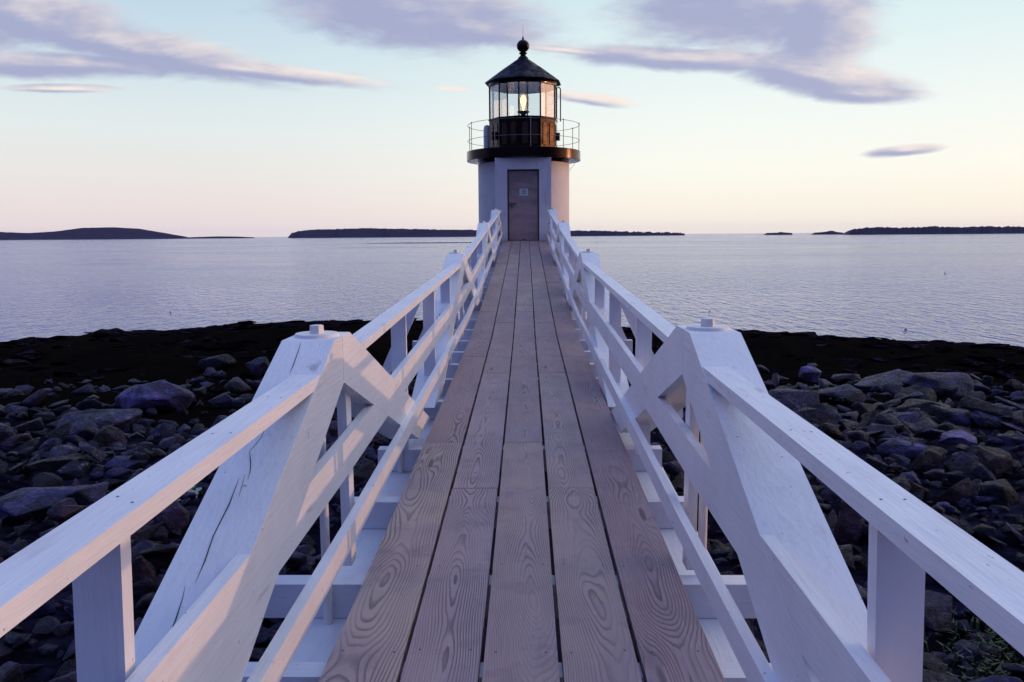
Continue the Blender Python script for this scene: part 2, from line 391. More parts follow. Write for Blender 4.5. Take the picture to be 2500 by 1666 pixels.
for by in BEAMS:
    bm = bmesh.new(); truss_b = any(abs(by - t) < .2 for t in TR) or any(abs(by - t + 3.03) < .2 for t in TR)
    ex = 1.28 if any(abs(by - t) < .2 for t in TR) else .90
    z = zd(by) - .0395
    box(bm, -ex - .02, ex - .03, by - .045, by + .045, z - .142, z)
    bm_obj('crossbeam', bm, PAINTX, bridge, (0, by, z), .006, 2)
for sx in (-1, 1):
    xi, xo = (-.91, -.64) if sx < 0 else (.62, .89)
    bm = bmesh.new(); strip(bm, xi, xo, Y0, 23.3, -.183, .25)
    bm_obj('stringer', bm, PAINT, bridge, (xi, 0, zd(0)), .008, 1)

CRACKS = [[(637, 279 + 554), (634, 850), (626, 872), (612, 912)], ]
def timber(Yc, s, half, sl_rel, side, nearfar, truss):
    xi = -.68 if side < 0 else .64
    x0, x1 = (xi - .193, xi) if side < 0 else (xi, xi + .193)
    zc = CH - hd(Yc)
    apex, under = zc + .975, zc + .795
    d = -1 if nearfar == 'near' else 1
    s_ = sl_rel
    yb = Yc + d * half
    # side profile (Y, Z)
    P = [(Yc, apex), (Yc + d * .125, apex), (Yc + d * .125 + d * (half - .125), apex - s_ * (half - .125)), (yb, apex - s_ * (half - .125) - .225), (Yc, under)]
    zb = min(zd(yb), zd(Yc)) - .04
    # cut the foot at beam level
    top_y = Yc + d * (.125 + (apex - (zd(yb) - .035)) / s_)
    low_y = Yc + d * ((under - (zd(yb) - .037)) / s_)
    zf = zd(yb) - .036
    P = [(Yc, apex), (Yc + d * .125, apex), (top_y, zf), (low_y, zf), (Yc, under)]
    if d < 0: P = P[::-1]
    bm = bmesh.new()
    prism(bm, [(x0, y, z) for y, z in P], (x1 - x0, 0, 0))
    return bm, (x0, x1, apex, s_)
def truss(Yc, side, nearspec, farspec, cracks=False):
    xi = -.68 if side < 0 else .64
    xm = xi + side * .0965
    bm, info = timber(Yc, None, nearspec[0], nearspec[1], side, 'near', None)
    es = [e for e in bm.edges if e.calc_face_angle(0) > .15]
    bmesh.ops.bevel(bm, geom=es, offset=.004, segments=2, profile=.5, affect='EDGES')
    if cracks:                                   # checks in the top face of the timber
        n = Vector((0, -nearspec[1], 1)).normalized(); p0 = Vector((xi, Yc - .125, zd(Yc) + .975 + .0012))
        for poly in cracks:
            pts = [hit(px, py, p0, n) for px, py in poly]; wd = [.0003] + [random.uniform(.0007, .0017) for _ in pts[1:-1]] + [.0003]
            L = [bm.verts.new(p + Vector((-w_, 0, 0))) for p, w_ in zip(pts, wd)]; Rr = [bm.verts.new(p + Vector((w_, 0, 0))) for p, w_ in zip(pts, wd)]
            for i in range(len(pts) - 1):
                f = bm.faces.new((L[i], L[i + 1], Rr[i + 1], Rr[i])); f.material_index = 1
    t = bm_obj('truss_timber', bm, [PAINT, DARK], bridge, (xm, Yc, zd(Yc)))
    bm, _ = timber(Yc + .003, None, farspec[0], farspec[1], side, 'far', None)
    es = [e for e in bm.edges if e.calc_face_angle(0) > .15]
    bmesh.ops.bevel(bm, geom=es, offset=.004, segments=2, profile=.5, affect='EDGES')
    bm_obj('truss_timber', bm, [PAINT], bridge, (xm, Yc, zd(Yc)))
    za = zd(Yc) + .975
    bm = bmesh.new(); cyl(bm, (xm, Yc, zd(Yc) - .19), (xm, Yc, za - .02), .018, n=14)
    rod = bm_obj('king_rod', bm, STEELW, bridge, (xm, Yc, zd(Yc)))
    bm = bmesh.new(); cyl(bm, (xm, Yc, za - .004), (xm, Yc, za + .012), .088, .080, n=28)
    bm_obj('washer', bm, STEELW, rod, (xm, Yc, za), .002)
    bm = bmesh.new(); cyl(bm, (xm, Yc, za + .008), (xm, Yc, za + .042), .028, .026, n=6)
    bm_obj('nut', bm, STEELW, rod, (xm, Yc, za), .003)
    for d, spec in ((-1, nearspec), (1, farspec)):
        yr = Yc + d * (1.86 if d > 0 else 1.72); ztop = za - spec[1] * (abs(yr - Yc) - .125)
        if Yc > 4 and d > 0: continue
        bm = bmesh.new(); cyl(bm, (xm, yr, zd(yr) - .18), (xm, yr, ztop + .03), .016, n=12)
        r2 = bm_obj('tie_rod', bm, STEELW, bridge, (xm, yr, zd(yr)))
        n = Vector((0, d * spec[1], 1)).normalized()
        bm = bmesh.new(); c0 = Vector((xm, yr, ztop)); cyl(bm, c0 - n * .004, c0 + n * .010, .05, .045, n=20)
        bm_obj('washer', bm, STEELW, r2, c0, .002)
        bm = bmesh.new(); cyl(bm, c0 + Vector((0, 0, .0)), c0 + Vector((0, 0, .045)), .020, n=6)
        bm_obj('nut', bm, STEELW, r2, c0, .002)
LCR = [[(735, 835), (728, 858), (716, 892), (706, 914)], [(648, 1040), (640, 1065), (609, 1103), (612, 1128), (611, 1148), (605, 1172)],
       [(598, 1158), (590, 1190), (583, 1212)], [(584, 1166), (560, 1230), (520, 1310), (500, 1370), (476, 1425)], [(452, 1430), (446, 1460), (430, 1510), (407, 1568)]]
for side in (-1, 1):
    off = .13 if side > 0 else 0
    truss(TR[0] + off, side, (2.3, .44), (2.7, .37), LCR if side < 0 else False)
    for t, na, fa in zip(TR[1:], (.355, .40, .40), (.29, .26, .27)):
        half_f = 2.9 if t < 20 else 2.2
        truss(t, side, (3.0, na), (half_f, fa))
# rails
for side in (-1, 1):
    xi = -.683 if side < 0 else .643
    xo = xi + side * .092
    bm = bmesh.new(); strip(bm, min(xi, xo), max(xi, xo), Y0, 23.35, .888, .040)
    es = [e for e in bm.edges if len(e.link_faces) == 2 and e.calc_face_angle(0) > .5]
    bmesh.ops.bevel(bm, geom=es, offset=.005, segments=2, profile=.5, affect='EDGES')
    for yn in (1.42, 1.9, 2.3, 4.88, 6.4, 7.7, .4):
        for fx in (.25, .72):
            cx, cy = xi + (xo - xi) * fx, yn + random.uniform(-.02, .02)
            f = bm.faces.new([bm.verts.new((cx + .003 * math.cos(k), cy + .003 * math.sin(k), zd(cy) + .8887)) for k in [q * math.pi / 4 for q in range(8)]]); f.material_index = 1
    bm_obj('handrail', bm, [PAINT, NAIL], bridge, (xi, 0, zd(0) + .85))
    xi = -.6805 if side < 0 else .6405
    xo = xi + side * .036
    bm = bmesh.new(); strip(bm, min(xi, xo), max(xi, xo), Y0, 23.35, .567, .144)
    bm_obj('mid_rail', bm, PAINT, bridge, (xi, 0, zd(0) + .5), .004, 2)
    xa, xb2 = (-.680, -.644) if side < 0 else (.606, .640)
    bm = bmesh.new(); strip(bm, xa, xb2, Y0, 23.35, .268, .086)
    bm_obj('low_rail', bm, PAINT, bridge, (xi, 0, zd(0) + .2), .005, 2)
# posts: flat to the walker, the ones at a truss turned on edge
posts = [-.2, 1.40]
for i, t in enumerate(TR):
    posts += [t + k for k in ((1.86, 3.4, 4.75) if i == 0 else (1.6, 3.1, 4.6))]
for side in (-1, 1):
    xi = -.721 if side < 0 else .681
    for Yp in posts:
        if Yp > 23: continue
        if side > 0 and 3.5 < Yp < 9: Yp -= .12
        if abs(Yp - 1.4) < .01: Yp = 1.455 if side > 0 else 1.38
        lean = (0, 0)
        if abs(Yp - 1.4) < .1: lean = (.03 * -side * 1.0 * 0 + (.030 if side < 0 else -.030), 0)
        z0 = zd(Yp) - .036; z1 = zd(Yp) + .849
        bm = bmesh.new(); xo = xi + side * .092
        box(bm, min(xi, xo) - lean[0], max(xi, xo) - lean[0], Yp, Yp + .038, z0, z1, lean)
        bm_obj('post', bm, PAINTV, bridge, (xi, Yp, z0), .004, 2)
    for t in TR:
        Yp = t + (.20 if side < 0 else .16)
        bm = bmesh.new(); xo = xi + side * .038
        box(bm, min(xi, xo), max(xi, xo), Yp, Yp + .089, zd(Yp) - .036, zd(Yp) + .85)
        bm_obj('post', bm, PAINTV, bridge, (xi, Yp, zd(Yp)), .004, 2)
# lateral braces from the long beams to the posts
for side in (-1, 1):
    for Yb in (TR[0] + 3.2, TR[1], TR[1] + 3.1, TR[2], TR[2] + 3.1, TR[3]):
        xb_, xt = (-1.25, -.80) if side < 0 else (1.20, .74)
        zb, zt = zd(Yb) - .05, zd(Yb) + .80
        if Yb not in TR:
            z = zd(Yb) - .0395; bm = bmesh.new(); a, b = sorted((side * .6 - .03, side * 1.27 - .02))
            box(bm, a, b, Yb - .045, Yb + .045, z - .142, z)
            bm_obj('outrigger', bm, PAINTX, bridge, (xb_, Yb, zb), .005, 1)
        w = .085 * -side
        bm = bmesh.new()
        prism(bm, [(xb_, Yb + .05, zb), (xb_ + w, Yb + .05, zb), (xt + w * .2, Yb + .05, zt), (xt - w * .8, Yb + .05, zt)], (0, .038, 0))
        bm_obj('brace', bm, PAINTV, bridge, (xb_, Yb, zb), .003, 1)
# stone piers beneath the joints of the spans
def granite(name, base, sc=1.0):
    m, b, p = mat(name, base, .7)
    g = b.n('ShaderNodeNewGeometry').outputs['Position']
    n1 = nz_(b, g, 2.0 * sc, 5.0, .65); n2 = nz_(b, g, 40, 3.0, .7)
    c = b.mix(b.step(n1, .3, .7), (*[k * .6 for k in base], 1), (*base, 1)); c = b.mix(b.m('MULTIPLY', b.step(n2, .45, .7), .3), c, (.03, .03, .035, 1))
    b.t.links.new(c, p.inputs['Base Color']); nb = bump(b, p, n1, .6, .03); bump(b, p, n2, .5, .004, nb)
    return m
GRAN = granite('grey_granite', (.16, .145, .15))
for Yp in (6.07, 12.15, 18.2, -.9):
    bm = bmesh.new(); z = zd(Yp) - .435
    lv = 0
    while z > 1.2:
        h = random.uniform(.34, .42); x = -.98 - lv * .02
        while x < .9 + lv * .02:
            w = random.uniform(.4, .8); w = min(w, .95 + lv * .02 - x)
            if w < .12: break
            box(bm, x + .008, x + w - .008, Yp - .33 - lv * .015, Yp + .33 + lv * .015, z - h + .012, z); x += w
        z -= h; lv += 1
    pier = bm_obj('stone_pier', bm, GRAN, bridge, (0, Yp, 1.5), .02, 2)

# ------------------------------------------------------------------ lighthouse
LX, LY = -.03, 25.06
zc_ = CH                                           # heights below are measured from the camera level
lh = empty('lighthouse', (LX, LY, 1.4), 'white round lighthouse with black lantern room and lit lamp at the bridge end', 'lighthouse')
LHMAP = True
def masonry():
    m, b, p = mat('white_painted_masonry', (.74, .71, .72), .6)
    g = b.n('ShaderNodeNewGeometry').outputs['Position']
    n1 = nz_(b, g, 1.6, 5.0, .65); n2 = nz_(b, g, 9, 5.0, .7); n3 = nz_(b, vmul(b, g, (7, 7, 1.2)), 1.0, 4.0, .65)
    c = b.mix(b.step(n1, .3, .7), (.70, .67, .69, 1), (.78, .76, .77, 1))
    c = b.mix(b.m('MULTIPLY', b.step(n3, .56, .72), .35), c, (.45, .41, .44, 1))
    c = b.mix(b.m('MULTIPLY', b.step(n2, .66, .72), .75), c, (.28, .26, .30, 1))
    b.t.links.new(c, p.inputs['Base Color']); nb = bump(b, p, n2, .4, .01); bump(b, p, n1, .5, .03, nb)
    return m
MASON = masonry()
def black_paint(name, base, rough, spec=.5):
    m, b, p = mat(name, base, rough); p.inputs['Specular IOR Level'].default_value = spec
    g = b.n('ShaderNodeNewGeometry').outputs['Position']
    n = nz_(b, g, 5.0, 4.0, .6); n2 = nz_(b, g, 1.5, 2.0)
    b.t.links.new(b.step(n, .3, .7, rough * .7, rough * 1.5), p.inputs['Roughness'])
    nb = bump(b, p, n, .3, .003); bump(b, p, n2, .5, .012, nb)
    return m
BLACK = black_paint('black_gloss_paint', (.024, .017, .017), .16); BLACK.node_tree.nodes['Principled BSDF'].inputs['Metallic'].default_value = 1.0
BLACKR = black_paint('dark_roof_paint', (.008, .005, .022), .5, .08)
IRON = black_paint('railing_iron', (.20, .20, .21), .5)
def L(x, y, z): return (LX + x, LY + y, zc_ + z)
bm = bmesh.new(); lathe(bm, L(0, 0, 0), [(1.435, -1.1), (1.43, 0), (1.425, 2.26)], 64)
tower = bm_obj('tower', bm, MASON, lh, L(0, 0, 0))
bm = bmesh.new()
z, r_ = -.10, 1.47
prof = []
while z > -4.6:
    prof += [(r_, z), (r_ + .055, z - .36), (r_ + .035, z - .375)]; z -= .38; r_ += .075
prof = prof[::-1]; prof += [(1.38, -.09)]
lathe(bm, L(0, 0, 0), prof, 28, smooth=False)
bm_obj('granite_base', bm, GRAN, lh, L(0, 0, 0))
# entry block with its recessed door
yf = 23.50 - LY
bm = bmesh.new()
xl, xr, dl, dr, dtop, zb = -.845, .815, -.485, .455, 1.915, -.62
zth = -hd(23.5)
box(bm, LX + xl, LX + dl, LY + yf, LY - .35, zc_ + zb, zc_ + 2.255)
box(bm, LX + dr, LX + xr, LY + yf, LY - .35, zc_ + zb, zc_ + 2.255)
box(bm, LX + dl, LX + dr, LY + yf, LY - .35, zc_ + dtop, zc_ + 2.255)
box(bm, LX + dl, LX + dr, LY + yf, LY - .35, zc_ + zb, zc_ + zth - .02)
entry = bm_obj('entry_block', bm, MASON, lh, L(0, yf, 0))
bm = bmesh.new()
box(bm, LX + dl - .03, LX + dr + .03, LY + yf - .014, LY + yf - .003, zc_ + dtop - .004, zc_ + dtop + .045)
bm_obj('lintel', bm, PAINTX, entry, L(0, yf, dtop), .003)
def door_mat():
    m, b, p = mat('brown_door', (.12, .085, .09), .42)
    g = b.n('ShaderNodeNewGeometry').outputs['Position']; s = b.n('ShaderNodeSeparateXYZ', {0: g})
    n = nz_(b, vmul(b, g, (1.2, 1, 5)), 1.0, 3.0); n2 = nz_(b, g, 12, 4.0)
    c = b.mix(b.step(n, .35, .65), (.25, .19, .19, 1), (.40, .285, .265, 1))
    c = b.mix(b.m('MULTIPLY', b.step(n2, .5, .75), .3), c, (.22, .15, .14, 1))
    b.t.links.new(c, p.inputs['Base Color']); bump(b, p, n, .4, .02)
    return m
DOOR = door_mat(); BRASS = mat('dull_brass', (.12, .09, .07), .35, Metallic=.7)[0]
bm = bmesh.new(); yd = LY + yf + .09
box(bm, LX + dl + .045, LX + dr - .045, yd, yd + .05, zc_ + zth + .02, zc_ + dtop - .045)
box(bm, LX + dl + .09, LX + dr - .09, yd - .006, yd - .001, zc_ + zth + .06, zc_ + zth + .42)
door = bm_obj('door', bm, DOOR, lh, L(0, yf, .8), .004)
bm = bmesh.new()
FR = mat('dark_frame', (.03, .022, .03), .5)[0]
box(bm, LX + dl + .002, LX + dl + .043, yd - .02, yd + .08, zc_ + zth, zc_ + dtop - .002)
box(bm, LX + dr - .043, LX + dr - .002, yd - .02, yd + .08, zc_ + zth, zc_ + dtop - .002)
box(bm, LX + dl + .044, LX + dr - .044, yd - .02, yd + .08, zc_ + dtop - .043, zc_ + dtop - .002)
bm_obj('frame', bm, FR, door, L(0, yf, .8))
bm = bmesh.new(); box(bm, LX + dl + .01, LX + dl + .26, yd - .035, yd - .021, zc_ + .885, zc_ + .925)
cyl(bm, (LX + dl + .13, yd - .05, zc_ + .84), (LX + dl + .13, yd - .02, zc_ + .84), .035, n=14)
bm_obj('handle', bm, BRASS, door, L(0, yf, .9), .003)
NOTICE = mat('notice_paper', (.62, .64, .60), .6)[0]; INK = mat('faded_ink', (.17, .19, .21), .7)[0]
bm = bmesh.new(); xs = LX + .02 - .145
box(bm, xs, xs + .255, yd - .012, yd - .002, zc_ + 1.145, zc_ + 1.35)
def quad(bm, x0, x1, z0, z1, y, mi=0):
    f = bm.faces.new([bm.verts.new(v) for v in ((x0, y, z0), (x1, y, z0), (x1, y, z1), (x0, y, z1))]); f.material_index = mi
for k, (za_, zb_, a, b_) in enumerate(((1.295, 1.32, .05, .21), (1.245, 1.27, .06, .20), (1.20, 1.222, .05, .205))):
    quad(bm, xs + a, xs + b_, zc_ + za_, zc_ + zb_, yd - .0135, 1)
bm_obj('notice', bm, [NOTICE, INK], door, L(0, yf, 1.25))
# gallery
bm = bmesh.new(); lathe(bm, L(0, 0, 0), [(1.40, 2.10), (1.45, 2.262), (1.765, 2.272), (1.772, 2.28), (1.772, 2.552), (1.765, 2.56), (.9, 2.562)], 72)
gal = bm_obj('gallery', bm, BLACK, lh, L(0, 0, 2.4))
for hz_ in (3.385, 2.90):
    bm = bmesh.new(); n = 80
    rr = 1.735 if hz_ > 3 else 1.735
    ring = []
    for i in range(n):
        a = 2 * math.pi * i / n; c0 = Vector(L(rr * math.sin(a), -rr * math.cos(a), hz_)); e = Vector((math.sin(a), -math.cos(a), 0))
        ring.append([bm.verts.new(c0 + (e * math.cos(t) + Vector((0, 0, 1)) * math.sin(t)) * .0075) for t in [k * math.pi / 3 for k in range(6)]])
    for i in range(n):
        A, D = ring[i], ring[(i + 1) % n]
        for k in range(6): bm.faces.new((A[k], A[(k + 1) % 6], D[(k + 1) % 6], D[k])).smooth = True
    bm_obj('rail', bm, IRON, gal, L(0, 0, hz_))
for k in range(10):
    a = R(-65 + 36 * k); p = L(1.735 * math.sin(a), -1.735 * math.cos(a), 0)
    bm = bmesh.new(); cyl(bm, (p[0], p[1], zc_ + 2.5), (p[0], p[1], zc_ + 3.40), .0095, n=8)
    lathe(bm, (p[0], p[1], zc_ + 3.395), [(.004, -.02), (.021, -.008), (.021, .008), (.004, .02)], 8)
    bm_obj('rail_post', bm, IRON, gal, (p[0], p[1], zc_ + 2.5))
# lantern room, ten sides
A0 = R(-79)
def poly(bm, prof, n=10, smooth=False): lathe(bm, L(0, 0, 0), prof, n, A0, smooth)
bm = bmesh.new(); poly(bm, [(1.10, 2.555), (1.10, 2.60), (1.075, 2.62), (1.075, 3.50), (1.10, 3.515), (1.10, 3.555), (.98, 3.565)])
# two raised uprights and an arched panel on every side
par = bm_obj('parapet', bm, BLACK, lh, L(0, 0, 3), .006, 1)
PANEL = black_paint('panel_paint', (.085, .06, .048), .10); PANEL.node_tree.nodes['Principled BSDF'].inputs['Metallic'].default_value = 1.0
for k in range(10):
    a = A0 + R(18 + 36 * k); ap = 1.075 * math.cos(R(18)); nrm = Vector((math.sin(a), -math.cos(a), 0)); tg = Vector((math.cos(a), math.sin(a), 0))
    c0 = Vector(L(0, 0, 0)) + nrm * (ap + .004)
    bm = bmesh.new()
    for cxp in (-.15, .15):
        pts = [(-.085, 2.72), (.085, 2.72), (.085, 3.30)] + [(.085 * math.cos(t), 3.30 + .085 * math.sin(t)) for t in [R(30), R(60), R(90), R(120), R(150)]] + [(-.085, 3.30)]
        prism(bm, [c0 + tg * (cxp + u) + Vector((0, 0, v)) for u, v in pts], nrm * .012)
    bm_obj('panel', bm, PANEL, par, c0 + Vector((0, 0, 3)), .004, 1)
for deg, sgn in ((-61, 1), (83, 1)):                 # hooded vents
    a = R(deg); ap = 1.075 * math.cos(R(18)); nrm = Vector((math.sin(a), -math.cos(a), 0)); tg = Vector((math.cos(a), math.sin(a), 0))
    c0 = Vector(L(0, 0, 3.02)) + nrm * (ap + .016)
    bm = bmesh.new()
    prism(bm, [c0 + tg * u + Vector((0, 0, v)) for u, v in [(-.09, -.12), (.09, -.12), (.09, .06), (.06, .11), (0, .13), (-.06, .11), (-.09, .06)]], nrm * .10)
    bm_obj('vent_hood', bm, BLACK, par, c0, .008, 2)
bm = bmesh.new(); a = R(-100); c0 = L(1.16 * math.sin(a), -1.16 * math.cos(a), 0)
lathe(bm, c0, [(.02, 2.565), (.10, 2.60), (.115, 2.75), (.115, 3.30), (.09, 3.42), (.02, 3.45)], 20)
bm_obj('equipment_cover', bm, STEELW, par, (c0[0], c0[1], zc_ + 3))
bm = bmesh.new(); poly(bm, [(1.0, 4.56), (1.085, 4.555), (1.085, 4.64), (1.10, 4.67), (1.0, 4.67)])
bm_obj('frieze', bm, BLACK, lh, L(0, 0, 4.5))
GL = bpy.data.materials.new('lantern_glass'); GL.use_nodes = True; b = NB(GL.node_tree); GL.node_tree.nodes.remove(GL.node_tree.nodes['Principled BSDF'])
fr = b.n('ShaderNodeFresnel', {0: 1.5}).outputs[0]
mx = b.n('ShaderNodeMixShader', {0: b.m('MULTIPLY_ADD', fr, .45, .01), 1: b.n('ShaderNodeBsdfTransparent', {0: (.95, .97, .98, 1)}).outputs[0], 2: b.n('ShaderNodeBsdfGlossy', {0: (.9, .9, .9, 1), 1: .02}).outputs[0]})
b.t.links.new(mx.outputs[0], GL.node_tree.nodes['Material Output'].inputs[0])
for k in range(10):
    a = A0 + R(36 * k); rr = 1.055
    p = L(rr * math.sin(a), -rr * math.cos(a), 0)
    bm = bmesh.new(); cyl(bm, (p[0], p[1], zc_ + 3.55), (p[0], p[1], zc_ + 4.57), .024, n=6)
    bm_obj('mullion', bm, BLACK, lh, (p[0], p[1], zc_ + 3.55))
    a2 = A0 + R(18 + 36 * k); ap = 1.05 * math.cos(R(18)); nrm = Vector((math.sin(a2), -math.cos(a2), 0)); tg = Vector((math.cos(a2), math.sin(a2), 0)); hw = 1.05 * math.sin(R(18)) - .02
    c0 = Vector(L(0, 0, 0)) + nrm * ap
    bm = bmesh.new(); prism(bm, [c0 + tg * u + Vector((0, 0, v)) for u, v in ((-hw, 3.566), (hw, 3.566), (hw, 4.554), (-hw, 4.554))], nrm * .006)
    bm_obj('window_pane', bm, GL, lh, c0 + Vector((0, 0, 4)))
bm = bmesh.new(); poly(bm, [(1.19, 4.665), (1.20, 4.69), (.62, 5.13), (.17, 5.45), (.15, 5.50)])
roof = bm_obj('roof', bm, BLACKR, lh, L(0, 0, 5), .004, 1)
bm = bmesh.new(); lathe(bm, L(0, 0, 0), [(.17, 5.42), (.15, 5.50), (.085, 5.56), (.085, 5.60), (.125, 5.625), (.125, 5.65), (.075, 5.67), (.07, 5.69)] +
      [(.198 * math.sin(t), 5.86 - .198 * math.cos(t)) for t in [R(22 + i * 15.2) for i in range(10)]] + [(.035, 6.07), (.014, 6.16)], 28)
ball = bm_obj('ventilator_ball', bm, BLACK, roof, L(0, 0, 5.8))
bm = bmesh.new(); cyl(bm, L(0, 0, 6.14), L(0, 0, 6.55), .006, .002, n=6)
bm_obj('lightning_rod', bm, IRON, roof, L(0, 0, 6.3))
bm = bmesh.new()                                    # downpipe bent from the eave to the gallery
a = R(88); e = Vector((math.sin(a), -math.cos(a), 0)); P = [L(0, 0, 4.60), L(0, 0, 4.58), L(0, 0, 4.50), L(0, 0, 3.45)]
for (ra, za_), (rb, zb_) in zip([(1.06, 4.56), (1.12, 4.55), (1.15, 4.50)], [(1.12, 4.55), (1.15, 4.50), (1.15, 3.50)]):
    cyl(bm, Vector(L(0, 0, za_)) + e * ra, Vector(L(0, 0, zb_)) + e * rb, .018, n=8)
bm_obj('downpipe', bm, BLACK, lh, L(1.1, 0, 4))
# stay under the gallery on the right
bm = bmesh.new(); cyl(bm, L(1.66, .1, 2.28), L(1.41, .05, 1.95), .006, n=6); bm_obj('gallery_stay', bm, IRON, lh, L(1.5, .1, 2.1))
# lamp
bm = bmesh.new(); lathe(bm, L(0, 0, 0), [(.28, 2.6), (.26, 3.45), (.10, 3.5), (.075, 3.62), (.06, 3.70), (.10, 3.76), (.19, 3.80), (.19, 3.83), (.05, 3.84)], 24)
lampst = bm_obj('lamp_stand', bm, BLACK, lh, L(0, 0, 3.6))
LENS = bpy.data.materials.new('clear_lens'); LENS.use_nodes = True; b = NB(LENS.node_tree); LENS.node_tree.nodes.remove(LENS.node_tree.nodes['Principled BSDF'])
g = b.n('ShaderNodeNewGeometry').outputs['Position']; wv = b.n('ShaderNodeTexWave', {'Vector': g, 'Scale': 9.0, 'Distortion': 0.0}, bands_direction='Z').outputs['Fac']
bp = b.n('ShaderNodeBump', {'Height': wv, 'Strength': .6, 'Distance': .02})
lw = b.n('ShaderNodeLayerWeight', {0: .35}).outputs['Facing']
mx = b.n('ShaderNodeMixShader', {0: b.m('MULTIPLY_ADD', lw, .6, .10), 1: b.n('ShaderNodeBsdfTransparent', {0: (.98, .93, .88, 1)}).outputs[0], 2: b.n('ShaderNodeBsdfGlossy', {0: (.9, .78, .7, 1), 1: .12, 'Normal': bp.outputs[0]}).outputs[0]})
b.t.links.new(mx.outputs[0], LENS.node_tree.nodes['Material Output'].inputs[0])
bm = bmesh.new(); lathe(bm, L(0, 0, 0), [(.155, 3.84), (.17, 3.95), (.175, 4.10), (.17, 4.28), (.15, 4.36)], 28)
bm_obj('lens', bm, LENS, lampst, L(0, 0, 4.1))
FL, b, p = mat('lamp_glow', (1, .8, .5), .5); p.inputs['Emission Color'].default_value = (1, .52, .17, 1); p.inputs['Emission Strength'].default_value = 6.0
bm = bmesh.new(); lathe(bm, L(0, 0, 0), [(.018, 3.85), (.022, 3.95), (.055, 4.03), (.085, 4.12), (.085, 4.22), (.055, 4.30), (.015, 4.34)], 18)
bm_obj('bulb', bm, FL, lampst, L(0, 0, 4.1))

LHMAP = False
# ------------------------------------------------------------------ shore and sea
CREST = [(-900, 850), (-300, 850), (0, 842), (25, 838), (80, 824), (118, 827), (126, 837), (200, 820), (280, 801), (298, 815), (330, 806), (390, 808), (480, 803), (560, 795), (586, 787), (602, 793), (700, 786),
         (900, 784), (940, 792), (965, 778), (985, 776), (1020, 784), (1600, 805), (1660, 806), (1740, 808), (1800, 806), (1900, 812), (1980, 815), (2025, 826), (2090, 824), (2200, 832), (2330, 838), (2430, 842), (2500, 851), (2700, 856), (3400, 860)]
YC = 34.0
CZ = []
for px, py in CREST:
    q = hit(px, py, (0, YC, 0), (0, 1, 0)); CZ.append((q.x, q.z))
def crest(x):
    if x <= CZ[0][0]: return CZ[0][1]
    for (xa, za), (xb, zb) in zip(CZ, CZ[1:]):
        if x <= xb: return za + (zb - za) * (x - xa) / (xb - xa)
    return CZ[-1][1]
def nzv(x, y, s, seed=0.0): return noise.noise(Vector((x * s + seed, y * s - seed, seed * 1.7)))
def ground(x, y):
    c = crest(x); near = 2.25 + .22 * nzv(x, y, .16, 3.1)
    if x > 0: near += min(.35, .03 * max(0, x - 2))
    t = max(0.0, min(1.0, (y - 9) / (YC - 9)))
    base = near + (c - near) * (t ** .85)
    base -= .55 * math.sin(math.pi * t) ** 2
    amp = math.sin(math.pi * max(0, min(1, (YC - y) / 8))) if y > YC - 4 else 1.0
    amp = max(0.0, min(1.0, (YC - y) / 6))
    q_ = max(0.0, 1 - abs(y - YC) / 2.5); blk = nzv(x * .7, y * .5, 1.0, 7.7); base += q_ * (.16 * (math.floor(blk * 4) / 4) + .05 * nzv(x, y, 3.5, 1.1))
    st = nzv(x * .45, y * 1.3, .55, 5.0); st = math.floor(st * 4) / 4 * .6 + st * .4
    base += amp * (.26 * st + .14 * nzv(x, y, 1.1, 9.0) + .06 * nzv(x, y, 2.9, 2.0))
    if y > YC:
        k = (y - YC); base = c - .02 * k - .42 * k * k * .6 + .05 * nzv(x, y, 1.5, 4.0) * min(1, k)
    if x > 22 and y < 33:                        # unseen bank on the right, added and shaped to shade the rocks from sun
        k = min(1.0, (x - 22) / 5.0) * min(1.0, (33 - y) / 5.0); k = k * k * (3 - 2 * k)
        base += k * max(0.0, 4.5 + .5 * nzv(x, y, .3, 8.0) - base)
    return max(base, -1.2)
xs_, yv = [], []
x = -60.0
while x < 60: xs_.append(x); x += .13 if abs(x) < 24 else .8
y = -14.0
while y < 40: yv.append(y); y += .24 if 2 < y < 35.4 else .5
yv = sorted(set(yv + [YC - .02, YC + .15, YC + .35, YC + .6]))
verts = [(x, y, ground(x, y)) for y in yv for x in xs_]
nx = len(xs_); faces = [(j * nx + i, j * nx + i + 1, (j + 1) * nx + i + 1, (j + 1) * nx + i) for j in range(len(yv) - 1) for i in range(nx - 1)]
me = bpy.data.meshes.new('ledge'); me.from_pydata(verts, [], faces); me.materials.append(LEDGE)
for f in me.polygons: f.use_smooth = True
o = link('rocky_ledge', me); o['kind'] = 'structure'
me = bpy.data.meshes.new('sea')
n = 48; vs = [(0, 300, 0)]; fs = []
for k, rad in enumerate((60, 200, 800, 3000, 12000, 40000)):
    for i in range(n):
        t = 2 * math.pi * i / n; vs.append((rad * math.cos(t), 300 * 0 + rad * math.sin(t), 0))
vs[0] = (0, 0, 0)
for i in range(n): fs.append((0, 1 + i, 1 + (i + 1) % n))
for k in range(5):
    for i in range(n):
        a, b_ = 1 + k * n + i, 1 + k * n + (i + 1) % n; fs.append((a, a + n, b_ + n, b_))
me.from_pydata(vs, [], fs); me.materials.append(WATER)
o = link('sea_water', me); o['kind'] = 'structure'

